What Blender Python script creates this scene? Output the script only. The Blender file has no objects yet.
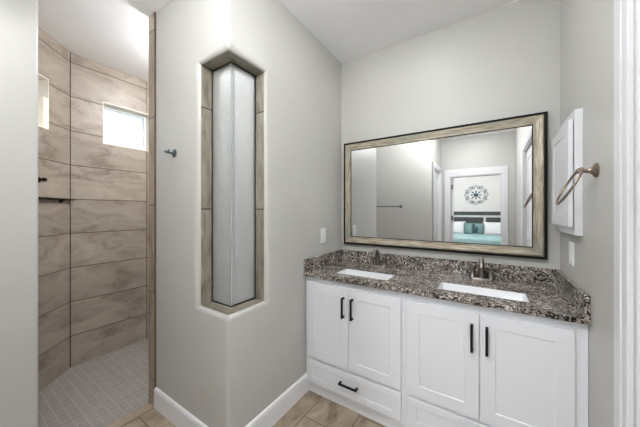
import bpy, bmesh, math, random
from mathutils import Vector, Matrix
random.seed(7)
C = bpy.context.scene.collection
S = bpy.context.scene
PI = math.pi

# ------------------------------------------------------------------ camera
cam_d = bpy.data.cameras.new('camera'); cam = bpy.data.objects.new('camera', cam_d); C.objects.link(cam)
cam.location = (0, 0, 1.34); cam.rotation_euler = (PI/2, 0, 0.5824)
cam_d.sensor_width = 36; cam_d.lens = 259.02/640*36; cam_d.shift_y = -2.73/640; cam_d.clip_start = 0.02
S.camera = cam
S.view_settings.view_transform = 'Standard'; S.view_settings.look = 'None'
S.view_settings.gamma = 1; S.view_settings.use_curve_mapping = False
S.view_settings.exposure = 0.14

# ------------------------------------------------------------------ sky
w = bpy.data.worlds.new('sky'); S.world = w; w.use_nodes = True
bg = w.node_tree.nodes['Background']
bg.inputs[0].default_value = (0.70, 0.86, 1.0, 1); bg.inputs[1].default_value = 1.35

sun_d = bpy.data.lights.new('sun', 'SUN'); sun_d.energy = 12; sun_d.angle = math.radians(1.5); sun_d.color = (1.0, 0.94, 0.86)
sun = bpy.data.objects.new('sun', sun_d); C.objects.link(sun)
sun.rotation_euler = Vector((0.38, 1.0, -0.95)).to_track_quat('-Z', 'Y').to_euler(); sun.location = (-6, -6, 8)

# ------------------------------------------------------------------ room numbers (metres)
CEIL = 2.697
XL, XR, YB = -1.146, 0.349, 2.10        # left wall, right wall, vanity wall
YF = 0.864                              # face of the shower block towards the room
XO = -1.965                             # plane of the shower opening
XS, YS = -3.005, 0.6755                 # far shower wall and its corner
YT = -0.278                             # wall behind the camera with the towel bar
XC = -0.80                              # left side of the short hall
YE = -1.35                              # wall with the bedroom doorway

# lamps: (place, watts, kind, label); 'can' = recessed downlight, 'dome' = opal ceiling lamp; all but the vanity one are added fill
LAMPS = [((-0.43, 1.45), 3.0, 'can', 'recessed ceiling downlight above the vanity counter'),
         ((-0.48, 0.16), 43, 'globe', 'unseen opal globe added as fill light in the middle of the bathroom'),  # main fill light, added out of view
         ((-1.30, 0.20), 5.0, 'globe', 'unseen opal globe added as fill light in front of the shower opening'),  # weaker fill, added to lift the shower block face
         ((-0.22, -0.62), 8, 'can', 'unseen downlight added as fill light in the short hall before the bedroom door'),  # added to light the hall
         ((-2.05, 1.35), 30, 'dome', 'unseen opal dome added as fill light inside the shower behind the corner window'),  # added to brighten the shower ceiling and the frosted glass
         ((-0.60, -3.40), 135, 'dome', 'unseen opal dome added as fill light in the bedroom')]  # added to light the bedroom in the mirror

# ------------------------------------------------------------------ material helpers
def srgb(r, g, b):
    f = lambda c: (c/255/12.92) if c/255 <= 0.04045 else ((c/255+0.055)/1.055)**2.4
    return (f(r), f(g), f(b), 1)

class NT:
    def __init__(s, name):
        s.m = bpy.data.materials.new(name); s.m.use_nodes = True
        s.t = s.m.node_tree; s.b = s.t.nodes['Principled BSDF']; s.out = s.t.nodes['Material Output']
    def n(s, typ, **k):
        nd = s.t.nodes.new(typ)
        for a, v in k.items():
            if a.startswith('i_'): nd.inputs[a[2:].replace('_', ' ')].default_value = v
            else: setattr(nd, a, v)
        return nd
    def l(s, a, b): s.t.links.new(a, b)
    def ramp(s, fac, stops, interp='LINEAR'):
        r = s.n('ShaderNodeValToRGB'); cr = r.color_ramp; cr.interpolation = interp
        while len(cr.elements) < len(stops): cr.elements.new(0.5)
        for e, (p, c) in zip(cr.elements, stops): e.position = p; e.color = c
        s.l(fac, r.inputs[0]); return r.outputs[0]
    def math(s, op, a, b=0.0):
        m = s.n('ShaderNodeMath', operation=op)
        for i, v in enumerate((a, b)):
            if isinstance(v, (int, float)): m.inputs[i].default_value = v
            else: s.l(v, m.inputs[i])
        return m.outputs[0]
    def mix(s, fac, a, b, blend='MIX'):
        m = s.n('ShaderNodeMix', data_type='RGBA', blend_type=blend)
        for i, v in ((0, fac), (6, a), (7, b)):
            if isinstance(v, (int, float, tuple)): m.inputs[i].default_value = v
            else: s.l(v, m.inputs[i])
        return m.outputs[2]
    def bump(s, h, strength, dist):
        b = s.n('ShaderNodeBump', i_Strength=strength, i_Distance=dist); s.l(h, b.inputs['Height']); s.l(b.outputs[0], s.b.inputs['Normal'])

def plain(name, col, rough=0.5, metal=0.0, spec=0.5, noise=0.0):
    k = NT(name); b = k.b
    b.inputs['Base Color'].default_value = col; b.inputs['Roughness'].default_value = rough
    b.inputs['Metallic'].default_value = metal; b.inputs['Specular IOR Level'].default_value = spec
    tc = k.n('ShaderNodeTexCoord')
    nz = k.n('ShaderNodeTexNoise', i_Scale=35.0, i_Detail=3.0); k.l(tc.outputs['Object'], nz.inputs['Vector'])
    if noise:
        c2 = tuple(min(1, c*(1-noise)) for c in col[:3]) + (1,)
        k.l(k.ramp(nz.outputs[0], [(0.35, c2), (0.65, col)]), b.inputs['Base Color'])
    else:
        k.l(k.math('ADD', k.math('MULTIPLY', nz.outputs[0], 0.06), rough-0.03), b.inputs['Roughness'])
    return k.m

def paint(name, col, rough, bump):
    k = NT(name); k.b.inputs['Base Color'].default_value = col; k.b.inputs['Roughness'].default_value = rough
    k.b.inputs['Specular IOR Level'].default_value = 0.45
    tc = k.n('ShaderNodeTexCoord')
    n1 = k.n('ShaderNodeTexNoise', i_Scale=55.0, i_Detail=3.0, i_Roughness=0.5); k.l(tc.outputs['Object'], n1.inputs['Vector'])
    n2 = k.n('ShaderNodeTexNoise', i_Scale=2.2, i_Detail=2.0); k.l(tc.outputs['Object'], n2.inputs['Vector'])
    c2 = tuple(c*0.965 for c in col[:3]) + (1,)
    k.l(k.ramp(n2.outputs[0], [(0.35, c2), (0.65, col)]), k.b.inputs['Base Color'])
    k.bump(k.ramp(n1.outputs[0], [(0.42, (0, 0, 0, 1)), (0.62, (1, 1, 1, 1))]), bump, 0.0015)
    return k.m

M = {}
M['wall'] = paint('greige wall paint', srgb(195, 194, 189), 0.42, 0.12)
M['ceiling'] = paint('white ceiling paint', srgb(250, 250, 250), 0.6, 0.2)
M['bedroom'] = paint('pale bedroom paint', srgb(222, 220, 216), 0.6, 0.2)
M['white'] = plain('white enamel', srgb(229, 231, 235), 0.35)
M['basewhite'] = plain('white baseboard paint', srgb(242, 243, 245), 0.35)
M['trimwhite'] = plain('white trim paint', srgb(220, 221, 223), 0.38)
M['cream'] = plain('cream window trim', srgb(238, 230, 216), 0.4)
M['vinyl'] = plain('white window vinyl', srgb(236, 240, 242), 0.35)
M['black'] = plain('black metal', srgb(8, 8, 9), 0.5, 0.0, 0.3)
M['lip'] = plain('black frame lip', srgb(9, 8, 7), 0.6, 0.0, 0.2)
M['gasket'] = plain('dark gasket', srgb(30, 29, 27), 0.6)
M['nickel'] = plain('brushed bronze nickel', srgb(136, 129, 124), 0.3, 1.0)
M['steel'] = plain('dark satin steel', srgb(120, 130, 142), 0.3, 1.0)
M['bronze'] = plain('brushed light bronze', srgb(146, 130, 117), 0.3, 1.0)
M['oil'] = plain('dark bronze', srgb(52, 42, 34), 0.35, 0.8)
M['ceramic'] = plain('white ceramic', srgb(226, 227, 229), 0.15)
M['plastic'] = plain('white plastic', srgb(236, 236, 236), 0.35)
M['seam'] = plain('clear silicone seam', srgb(172, 174, 174), 0.4)
M['satin'] = plain('satin nickel', srgb(186, 184, 180), 0.3, 1.0)
M['linen'] = plain('white linen', srgb(236, 236, 238), 0.9, noise=0.04)
M['teal'] = plain('teal cloth', srgb(148, 178, 177), 0.9, noise=0.12)
M['teal2'] = plain('soft teal cushion cloth', srgb(118, 148, 146), 0.9, noise=0.18)
M['head'] = plain('dark stained headboard wood', srgb(72, 76, 74), 0.6, noise=0.2)
M['headw'] = plain('pale headboard rail', srgb(214, 214, 212), 0.5)
M['medal'] = plain('blue grey wall ornament metal', srgb(66, 98, 106), 0.6, 0.2, noise=0.3)
M['shower_ceiling'] = M['ceiling']

def mk_mirror():
    k = NT('mirror silver'); k.b.inputs['Base Color'].default_value = (0.76, 0.765, 0.765, 1)
    k.b.inputs['Metallic'].default_value = 1; k.b.inputs['Roughness'].default_value = 0.0
    return k.m
M['mirror'] = mk_mirror()

def mk_frame():
    k = NT('aged champagne frame'); tc = k.n('ShaderNodeTexCoord')
    mp = k.n('ShaderNodeMapping'); mp.inputs['Scale'].default_value = (9, 110, 1); k.l(tc.outputs['UV'], mp.inputs[0])
    n = k.n('ShaderNodeTexNoise', i_Scale=1.0, i_Detail=5.0, i_Roughness=0.6); k.l(mp.outputs[0], n.inputs['Vector'])
    mp2 = k.n('ShaderNodeMapping'); mp2.inputs['Scale'].default_value = (2.5, 12, 1); k.l(tc.outputs['UV'], mp2.inputs[0])
    n2 = k.n('ShaderNodeTexNoise', i_Scale=1.0, i_Detail=3.0); k.l(mp2.outputs[0], n2.inputs['Vector'])
    a = k.ramp(n.outputs[0], [(0.30, srgb(116, 100, 82)), (0.43, srgb(158, 144, 124)), (0.56, srgb(180, 172, 154)), (0.72, srgb(206, 202, 188))])
    bcol = k.ramp(n2.outputs[0], [(0.52, (0, 0, 0, 1)), (0.62, (1, 1, 1, 1))])
    k.l(k.mix(k.math('MULTIPLY', bcol, 0.45), a, srgb(126, 142, 132)), k.b.inputs['Base Color'])
    k.b.inputs['Metallic'].default_value = 0.15; k.b.inputs['Roughness'].default_value = 0.45
    return k.m
M['frame'] = mk_frame()

def mk_granite():
    k = NT('speckled granite'); tc = k.n('ShaderNodeTexCoord')
    dn = k.n('ShaderNodeTexNoise', i_Scale=70.0, i_Detail=3.0); k.l(tc.outputs['Object'], dn.inputs['Vector'])
    warp = k.n('ShaderNodeVectorMath', operation='MULTIPLY_ADD'); k.l(dn.outputs['Color'], warp.inputs[0])
    warp.inputs[1].default_value = (0.018, 0.018, 0.018); k.l(tc.outputs['Object'], warp.inputs[2])
    v = k.n('ShaderNodeTexVoronoi', i_Scale=135.0); k.l(warp.outputs[0], v.inputs['Vector'])
    sep = k.n('ShaderNodeSeparateColor'); k.l(v.outputs['Color'], sep.inputs[0])
    big = k.n('ShaderNodeTexNoise', i_Scale=9.0, i_Detail=4.0); k.l(tc.outputs['Object'], big.inputs['Vector'])
    val = k.math('ADD', k.math('MULTIPLY', sep.outputs[0], 0.8), k.math('MULTIPLY', k.math('SUBTRACT', big.outputs[0], 0.38), 0.75))
    col = k.ramp(val, [(0.0, srgb(14, 14, 16)), (0.23, srgb(52, 50, 50)), (0.32, srgb(112, 107, 103)), (0.42, srgb(146, 134, 122)),
                       (0.56, srgb(172, 160, 148)), (0.69, srgb(128, 126, 123)), (0.80, srgb(214, 208, 202))], 'CONSTANT')
    v2 = k.n('ShaderNodeTexVoronoi', i_Scale=210.0); k.l(tc.outputs['Object'], v2.inputs['Vector'])
    s2 = k.n('ShaderNodeSeparateColor'); k.l(v2.outputs['Color'], s2.inputs[0])
    spk = k.ramp(s2.outputs[1], [(0.0, (1, 1, 1, 1)), (0.13, (0, 0, 0, 1))], 'CONSTANT')
    k.l(k.mix(spk, col, srgb(30, 29, 31)), k.b.inputs['Base Color'])
    k.b.inputs['Roughness'].default_value = 0.16
    return k.m
M['granite'] = mk_granite()

def stone_tile(name, cols, bw, rh, ox, oz, mortar_c, mortar=0.0035, vein=1.0, shift=0.0, swap=False, rough=0.35, coord='UV', msmooth=0.1, stretch=(1, 1), contrast=1.0):
    k = NT(name); tc = k.n('ShaderNodeTexCoord')
    sp = k.n('ShaderNodeSeparateXYZ'); k.l(tc.outputs[coord], sp.inputs[0])
    u, v = (sp.outputs[1], sp.outputs[0]) if swap else (sp.outputs[0], sp.outputs[1])
    u = k.math('SUBTRACT', u, ox); v = k.math('SUBTRACT', v, oz)
    if shift:
        row = k.math('FLOOR', k.math('DIVIDE', v, rh)); u = k.math('ADD', u, k.math('MULTIPLY', row, shift))
    cb = k.n('ShaderNodeCombineXYZ'); k.l(u, cb.inputs[0]); k.l(v, cb.inputs[1])
    br = k.n('ShaderNodeTexBrick', offset=0.0, squash=1.0); k.l(cb.outputs[0], br.inputs['Vector'])
    for nme, val in (('Color1', (0, 0, 0, 1)), ('Color2', (1, 1, 1, 1)), ('Mortar', (0.5, 0.5, 0.5, 1)), ('Scale', 1.0), ('Mortar Size', mortar),
                     ('Mortar Smooth', msmooth), ('Bias', 0.0), ('Brick Width', bw), ('Row Height', rh)): br.inputs[nme].default_value = val
    off = k.n('ShaderNodeVectorMath', operation='MULTIPLY_ADD'); k.l(br.outputs['Color'], off.inputs[0]); off.inputs[1].default_value = (9, 17, 5); k.l(cb.outputs[0], off.inputs[2])
    mp = k.n('ShaderNodeMapping'); mp.inputs['Scale'].default_value = (stretch[0], stretch[1], 1); mp.inputs['Rotation'].default_value = (0, 0, 0.25); k.l(off.outputs[0], mp.inputs[0])
    n1 = k.n('ShaderNodeTexNoise', i_Scale=3.4, i_Detail=8.0, i_Roughness=0.62, i_Distortion=0.9); k.l(mp.outputs[0], n1.inputs['Vector'])
    n2 = k.n('ShaderNodeTexNoise', i_Scale=5.0, i_Detail=7.0, i_Roughness=0.7, i_Distortion=1.6); k.l(mp.outputs[0], n2.inputs['Vector'])
    base = k.ramp(n1.outputs[0], [(0.32, cols[0]), (0.48, cols[1]), (0.68, cols[2])])
    vv = k.ramp(k.math('ABSOLUTE', k.math('SUBTRACT', n2.outputs[0], 0.5)), [(0.0, (1, 1, 1, 1)), (0.028, (0, 0, 0, 1))])
    gate = k.ramp(n1.outputs[0], [(0.40, (1, 1, 1, 1)), (0.58, (0, 0, 0, 1))])
    rnd = k.ramp(k.math('FRACT', k.math('MULTIPLY', br.outputs['Color'], 7.31)), [(0.45, (0.35, 0.35, 0.35, 1)), (0.75, (1, 1, 1, 1))])
    base = k.mix(k.math('MULTIPLY', k.math('MULTIPLY', k.math('MULTIPLY', vv, gate), rnd), 0.7*vein), base, tuple(c*0.45 for c in cols[0][:3])+(1,))
    per = k.math('ADD', k.math('MULTIPLY', br.outputs['Color'], 0.16*contrast), 1-0.08*contrast)
    base = k.mix(1.0, base, per, 'MULTIPLY')
    k.l(k.mix(br.outputs['Fac'], base, mortar_c), k.b.inputs['Base Color'])
    k.b.inputs['Roughness'].default_value = rough
    hh = k.math('SUBTRACT', k.math('MULTIPLY', n1.outputs[0], 0.3), br.outputs['Fac'])
    k.bump(hh, 0.5, 0.002)
    return k.m
M['tile'] = stone_tile('taupe shower tile', [srgb(134, 122, 110), srgb(160, 149, 137), srgb(173, 163, 151)], 0.60, 0.2935, 0.0, 0.265, srgb(98, 84, 70), 0.0042, vein=0.9, stretch=(1.0, 2.0))
M['surround'] = stone_tile('grey brown window surround tile', [srgb(104, 96, 84), srgb(136, 129, 115), srgb(160, 153, 138)], 2.0, 0.60, -1.0, 0.15, srgb(60, 54, 46), 0.004, vein=0.5, stretch=(6, 1.2))
M['edge'] = stone_tile('taupe jamb tile', [srgb(128, 113, 98), srgb(160, 144, 129), srgb(180, 165, 150)], 2.0, 0.60, -1.0, 0.18, srgb(84, 72, 62), 0.004, vein=0.6, stretch=(6, 1.0))
M['floor'] = stone_tile('brown slate look floor tile', [srgb(114, 98, 82), srgb(158, 142, 123), srgb(184, 168, 149)], 0.60, 0.2983, 1.357-0.6, -1.015, srgb(104, 88, 74), 0.0035, vein=0.5, shift=-0.2, swap=True, rough=0.38, coord='Object', stretch=(1.0, 2.2))
M['mosaic'] = stone_tile('grey mosaic tile', [srgb(144, 138, 133), srgb(149, 143, 138), srgb(154, 148, 143)], 0.0515, 0.0515, 0, 0, srgb(190, 184, 177), 0.0011, vein=0.0, rough=0.22, coord='Object', contrast=0.3)

def mk_frost():
    k = NT('frosted glass'); k.t.nodes.remove(k.b)
    tr = k.n('ShaderNodeBsdfTranslucent'); tr.inputs[0].default_value = (0.86, 0.88, 0.88, 1)
    rf = k.n('ShaderNodeBsdfRefraction', i_Roughness=0.65, i_IOR=1.08); rf.inputs[0].default_value = (0.93, 0.95, 0.95, 1)
    gl = k.n('ShaderNodeBsdfGlossy', i_Roughness=0.3); gl.inputs[0].default_value = (1, 1, 1, 1)
    df = k.n('ShaderNodeBsdfDiffuse'); df.inputs[0].default_value = (0.75, 0.76, 0.76, 1)
    tc = k.n('ShaderNodeTexCoord'); v = k.n('ShaderNodeTexVoronoi', i_Scale=150.0); k.l(tc.outputs['Object'], v.inputs['Vector'])
    pc = k.ramp(v.outputs['Distance'], [(0.1, (0.94, 0.96, 0.96, 1)), (0.6, (0.74, 0.76, 0.76, 1))]); k.l(pc, tr.inputs[0]); k.l(pc, df.inputs[0])
    b = k.n('ShaderNodeBump', i_Strength=0.35, i_Distance=0.002); k.l(v.outputs['Distance'], b.inputs['Height'])
    for s_ in (tr, gl, df): k.l(b.outputs[0], s_.inputs['Normal'])
    m0 = k.n('ShaderNodeMixShader'); m0.inputs[0].default_value = 0.40; k.l(tr.outputs[0], m0.inputs[1]); k.l(rf.outputs[0], m0.inputs[2])
    m1 = k.n('ShaderNodeMixShader'); m1.inputs[0].default_value = 0.22; k.l(m0.outputs[0], m1.inputs[1]); k.l(df.outputs[0], m1.inputs[2])
    m2 = k.n('ShaderNodeMixShader'); m2.inputs[0].default_value = 0.06; k.l(m1.outputs[0], m2.inputs[1]); k.l(gl.outputs[0], m2.inputs[2])
    k.l(m2.outputs[0], k.out.inputs[0]); return k.m
M['frost'] = mk_frost()

def mk_clear():
    k = NT('clear window glass'); k.t.nodes.remove(k.b)
    t = k.n('ShaderNodeBsdfTransparent'); g = k.n('ShaderNodeBsdfGlossy', i_Roughness=0.02)
    f = k.n('ShaderNodeFresnel', i_IOR=1.35); m = k.n('ShaderNodeMixShader')
    k.l(f.outputs[0], m.inputs[0]); k.l(t.outputs[0], m.inputs[1]); k.l(g.outputs[0], m.inputs[2]); k.l(m.outputs[0], k.out.inputs[0]); return k.m
M['clear'] = mk_clear()

def mk_opal():
    k = NT('opal lamp glass'); k.b.inputs['Base Color'].default_value = (1, 1, 1, 1)
    k.b.inputs['Emission Color'].default_value = (1, 0.95, 0.88, 1); k.b.inputs['Emission Strength'].default_value = 6.0
    return k.m
M['opal'] = mk_opal()

# ------------------------------------------------------------------ mesh helpers
def obj(name, bm, mat, parent=None, smooth=False, recalc=True):
    if recalc: bmesh.ops.recalc_face_normals(bm, faces=bm.faces)
    me = bpy.data.meshes.new(name); bm.to_mesh(me); bm.free()
    me.materials.append(mat)
    if smooth:
        for p in me.polygons: p.use_smooth = True
        try: me.set_sharp_from_angle(angle=math.radians(40))
        except Exception: pass
    o = bpy.data.objects.new(name, me); C.objects.link(o)
    if parent: o.parent = parent; o.matrix_parent_inverse = Matrix.Translation(-parent.location)
    return o
def struct(name, bm, mat, parent=None, **k):
    o = obj(name, bm, mat, parent, **k)
    if not parent: o['kind'] = 'structure'
    return o
def thing(name, label, cat, loc, group=None):
    o = bpy.data.objects.new(name, None); o.empty_display_size = 0.05; C.objects.link(o); o.location = loc
    o['label'] = label; o['category'] = cat
    if group: o['group'] = group
    return o
def tag(o, label, cat, group=None):
    o['label'] = label; o['category'] = cat
    if group: o['group'] = group
    return o
def box(bm, x0, x1, y0, y1, z0, z1, bev=0.0, seg=2):
    r = bmesh.ops.create_cube(bm, size=1.0)
    vs = r['verts']
    for v in vs: v.co = Vector(((x0+x1)/2+v.co.x*(x1-x0), (y0+y1)/2+v.co.y*(y1-y0), (z0+z1)/2+v.co.z*(z1-z0)))
    if bev:
        es = list({e for v in vs for e in v.link_edges})
        bmesh.ops.bevel(bm, geom=es, offset=bev, segments=seg, affect='EDGES', profile=0.5)
    return bm
def nb(*a, **k): return box(bmesh.new(), *a, **k)
def tube(bm, pts, rad, n=12, closed=False, cap=True):
    pts = [Vector(p) for p in pts]; N = len(pts)
    rads = rad if isinstance(rad, (list, tuple)) else [rad]*N
    rings = []; up = None
    for i, p in enumerate(pts):
        a = pts[(i-1) % N] if (closed or i > 0) else p
        b = pts[(i+1) % N] if (closed or i < N-1) else p
        t = (b-a).normalized()
        if up is None:
            up = Vector((0, 0, 1)) if abs(t.z) < 0.9 else Vector((1, 0, 0))
        s = t.cross(up).normalized(); up = s.cross(t).normalized()
        rings.append([bm.verts.new(p + (s*math.cos(2*PI*j/n)+up*math.sin(2*PI*j/n))*rads[i]) for j in range(n)])
    for i in range(N if closed else N-1):
        A, B = rings[i], rings[(i+1) % N]
        for j in range(n): bm.faces.new((A[j], A[(j+1) % n], B[(j+1) % n], B[j]))
    if cap and not closed:
        bm.faces.new(rings[0]); bm.faces.new(rings[-1][::-1])
    return bm
def lathe(bm, c, axis, prof, n=24):
    # prof: (distance along axis, radius)
    ax = Vector(axis).normalized(); u = ax.orthogonal().normalized(); v = ax.cross(u); c = Vector(c); rings = []
    for d, r in prof:
        rings.append([bm.verts.new(c+ax*d+(u*math.cos(2*PI*j/n)+v*math.sin(2*PI*j/n))*max(r, 1e-4)) for j in range(n)])
    for A, B in zip(rings, rings[1:]):
        for j in range(n): bm.faces.new((A[j], A[(j+1) % n], B[(j+1) % n], B[j]))
    bm.faces.new(rings[0]); bm.faces.new(rings[-1][::-1]); return bm
def uvq(bm, pts, uvs):
    L = bm.loops.layers.uv.verify()
    f = bm.faces.new([bm.verts.new(p) for p in pts])
    for lp, uv in zip(f.loops, uvs): lp[L].uv = uv
    return f
def panel(name, P, d, nrm, L, z0, z1, th, mat, holes=(), parent=None, u0=0.0):
    """wall panel: front face through P along d, thickness th away from nrm, rectangular holes (s0,s1,za,zb)"""
    bm = bmesh.new(); d = Vector(d).normalized(); nrm = Vector(nrm).normalized(); P = Vector(P)
    ss = sorted({0, L, *[h[i] for h in holes for i in (0, 1)]}); zz = sorted({z0, z1, *[h[i] for h in holes for i in (2, 3)]})
    at = lambda s, z, k: P + d*s + Vector((0, 0, z)) - nrm*(th*k)
    inh = lambda s, z: any(h[0] < s < h[1] and h[2] < z < h[3] for h in holes)
    for a, b in zip(ss, ss[1:]):
        for c, e in zip(zz, zz[1:]):
            if inh((a+b)/2, (c+e)/2): continue
            for k in (0, 1): uvq(bm, [at(a, c, k), at(b, c, k), at(b, e, k), at(a, e, k)], [(u0+a, c), (u0+b, c), (u0+b, e), (u0+a, e)])
    for (a, b, c, e) in list(holes)+[(0, L, z0, z1)]:
        for (s1, q1, s2, q2) in ((a, c, b, c), (b, c, b, e), (b, e, a, e), (a, e, a, c)):
            if q1 == q2 == z0: continue
            uvq(bm, [at(s1, q1, 0), at(s2, q2, 0), at(s2, q2, 1), at(s1, q1, 1)], [(u0+s1, q1), (u0+s2, q2), (u0+s2+(th if s1 == s2 else 0), q2+(th if q1 == q2 else 0)), (u0+s1+(th if s1 == s2 else 0), q1+(th if q1 == q2 else 0))])
    bmesh.ops.remove_doubles(bm, verts=bm.verts, dist=1e-5)
    return struct(name, bm, mat, parent)
def frame_ring(name, rect, y, prof, mat, parent):
    """rectangular frame on a wall facing -Y: prof = [(inset, height off the wall)]"""
    x0, x1, z0, z1 = rect; bm = bmesh.new(); L = bm.loops.layers.uv.verify(); rings = []
    for ins, h in prof: rings.append([(x0+ins, y-h, z0+ins), (x1-ins, y-h, z0+ins), (x1-ins, y-h, z1-ins), (x0+ins, y-h, z1-ins)])
    for (A, (ia, _)), (B, (ib, _)) in zip(zip(rings, prof), zip(rings[1:], prof[1:])):
        for j in range(4):
            q = (j+1) % 4; ln = (x1-x0) if j % 2 == 0 else (z1-z0)
            uvq(bm, [A[j], A[q], B[q], B[j]], [(j*3.3, ia), (j*3.3+ln, ia), (j*3.3+ln, ib), (j*3.3, ib)])
    return obj(name, bm, mat, parent, recalc=False)

# ------------------------------------------------------------------ floor and ceiling
struct('floor', nb(-1.985, 3.0, -6.0, 2.25, -0.10, 0.0), M['floor'])
struct('floor_shower', nb(-3.3, -1.985, -0.9, 2.25, -0.10, 0.0), M['mosaic'])
bm = bmesh.new()
box(bm, -2.0, 3.1, -1.45, 2.25, CEIL, CEIL+0.1); box(bm, -3.1, 3.1, -6.0, -1.45, CEIL, CEIL+0.1)
pl = [(-2.0, 2.25), (-2.42, 2.25), (-3.16, YS+0.80+0.06), (-3.16, YS-0.06), (-2.10, YS-1.12), (-2.0, YS-1.12)]
lo_ = [bm.verts.new((x, y, CEIL)) for x, y in pl]; hi_ = [bm.verts.new((x, y, CEIL+0.1)) for x, y in pl]
bm.faces.new(lo_); bm.faces.new(hi_[::-1])
for i in range(6): bm.faces.new((lo_[i], lo_[(i+1) % 6], hi_[(i+1) % 6], hi_[i]))
struct('ceiling', bm, M['ceiling'])

# ------------------------------------------------------------------ walls of the bathroom
panel('wall_vanity', (XL-0.14, YB, 0), (1, 0, 0), (0, -1, 0), XR-XL+0.30, 0, CEIL, 0.12, M['wall'])
# right wall with the closet door opening
panel('wall_right', (XR, -1.50, 0), (0, 1, 0), (-1, 0, 0), 3.60, 0, CEIL, 0.13, M['wall'], holes=[(1.50, 2.63, 0, 2.09)])
panel('wall_towel', (-2.085, YT, 0), (1, 0, 0), (0, 1, 0), 1.285, 0, CEIL, 0.12, M['wall'])
panel('wall_hall', (XC, -1.35, 0), (0, 1, 0), (1, 0, 0), 1.23+YT, 0, CEIL, 0.12, M['wall'], holes=[(0.12, 0.82, 0, 2.07)])
# doorway to the bedroom
panel('wall_doorway', (-3.0, YE, 0), (1, 0, 0), (0, 1, 0), 3.48, 0, CEIL, 0.12, M['wall'], holes=[(2.345, 3.165, 0, 1.99)])
# near shower wall, rounded end
bm = nb(-2.085, XO, YT-0.12, 0.322, 0, CEIL)
es = [e for e in bm.edges if abs(e.verts[0].co.y-0.322) < 1e-4 and abs(e.verts[1].co.y-0.322) < 1e-4 and abs(e.verts[0].co.z-e.verts[1].co.z) > 1]
bmesh.ops.bevel(bm, geom=es, offset=0.02, segments=4, affect='EDGES', profile=0.5)
struct('wall_shower_front', bm, M['wall'], smooth=True)

# ------------------------------------------------------------------ the shower block: two walls meeting at an outside corner, wrapped corner window
R0 = 0.022; NA = 6
def P(s, d):
    if s < -1e-9: return (XL+s, YF+d)
    if s > 1e-9: return (XL-d, YF+s)
    return (XL-d, YF+d)
def corner_pts(d):
    """arc round the outside corner from the front face to the side face at depth d"""
    r = R0-d
    if r <= 0.001: return [(XL-d, YF+d)]*(NA+1)
    cx, cy = XL-R0, YF+R0
    return [(cx+r*math.sin(j/NA*PI/2), cy-r*math.cos(j/NA*PI/2)) for j in range(NA+1)]
def contour(Sx, Sy, z0, z1, d):
    c = corner_pts(d)
    path = [P(-Sx, d)]+c+[P(Sy, d)]
    return [(x, y, z0) for x, y in path]+[(x, y, z1) for x, y in reversed(path)]
def block_skin():
    bm = bmesh.new()
    ks = []
    for t in range(6):
        a = t/5*PI/2
        # rounded drywall return
        ks.append(contour(0.318-0.046*math.sin(a), 0.325-0.046*math.sin(a), 0.755+0.030*math.sin(a), 2.243-0.048*math.sin(a), 0.026*(1-math.cos(a))))
    ks.append(contour(0.272, 0.279, 0.785, 2.195, 0.045))
    vs = [[bm.verts.new(p) for p in k_] for k_ in ks]; n = len(vs[0])
    for A, B in zip(vs, vs[1:]):
        for j in range(n):
            if (B[j].co-B[(j+1) % n].co).length < 1e-6 and (A[j].co-A[(j+1) % n].co).length < 1e-6: continue
            bm.faces.new((A[j], A[(j+1) % n], B[(j+1) % n], B[j]))
    O = vs[0]; h = n//2
    low = [bm.verts.new((v.co.x, v.co.y, 0)) for v in O[:h]]
    top = [bm.verts.new((v.co.x, v.co.y, CEIL)) for v in O[h:]]
    for j in range(h-1):
        bm.faces.new((O[j], O[j+1], low[j+1], low[j])); bm.faces.new((O[h+j], O[h+j+1], top[j+1], top[j]))
    # plain runs either side
    def run(xa, ya, xb, yb, A):
        # columns: bottom, window low, window high, top at both ends
        e = [bm.verts.new((xb, yb, z)) for z in (0, A[1].co.z, A[2].co.z, CEIL)]
        for i in range(3): bm.faces.new((A[i], A[i+1], e[i+1], e[i]))
        return e
    L_ = run(0, 0, -1.985, YF, [low[0], O[0], O[-1], top[-1]])
    R_ = run(0, 0, XL, YB, [low[-1], O[h-1], O[h], top[0]])
    for i in range(3):      # wall end at the shower opening
        a, b = L_[i], L_[i+1]
        bm.faces.new((a, b, bm.verts.new((b.co.x, YF+0.13, b.co.z)), bm.verts.new((a.co.x, YF+0.13, a.co.z))))
    bmesh.ops.remove_doubles(bm, verts=bm.verts, dist=1e-6)
    bmesh.ops.dissolve_degenerate(bm, dist=1e-6, edges=bm.edges)
    return bm
struct('wall_shower_block', block_skin(), M['wall'], smooth=True)
# shower side of the block (tiled)
panel('wall_shower_side', (-1.985, YF+0.13, 0), (1, 0, 0), (0, 1, 0), 1.985+XL-0.13, 0, CEIL, 0.012, M['tile'], holes=[(1.985+XL-0.272, 1.985+XL-0.13-1e-3, 0.785, 2.195)])
panel('wall_shower_inner', (XL-0.13, YF+0.13, 0), (0, 1, 0), (-1, 0, 0), YB-YF-0.13, 0, CEIL, 0.012, M['tile'], holes=[(1e-3, 0.149, 0.785, 2.195)])
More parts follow.
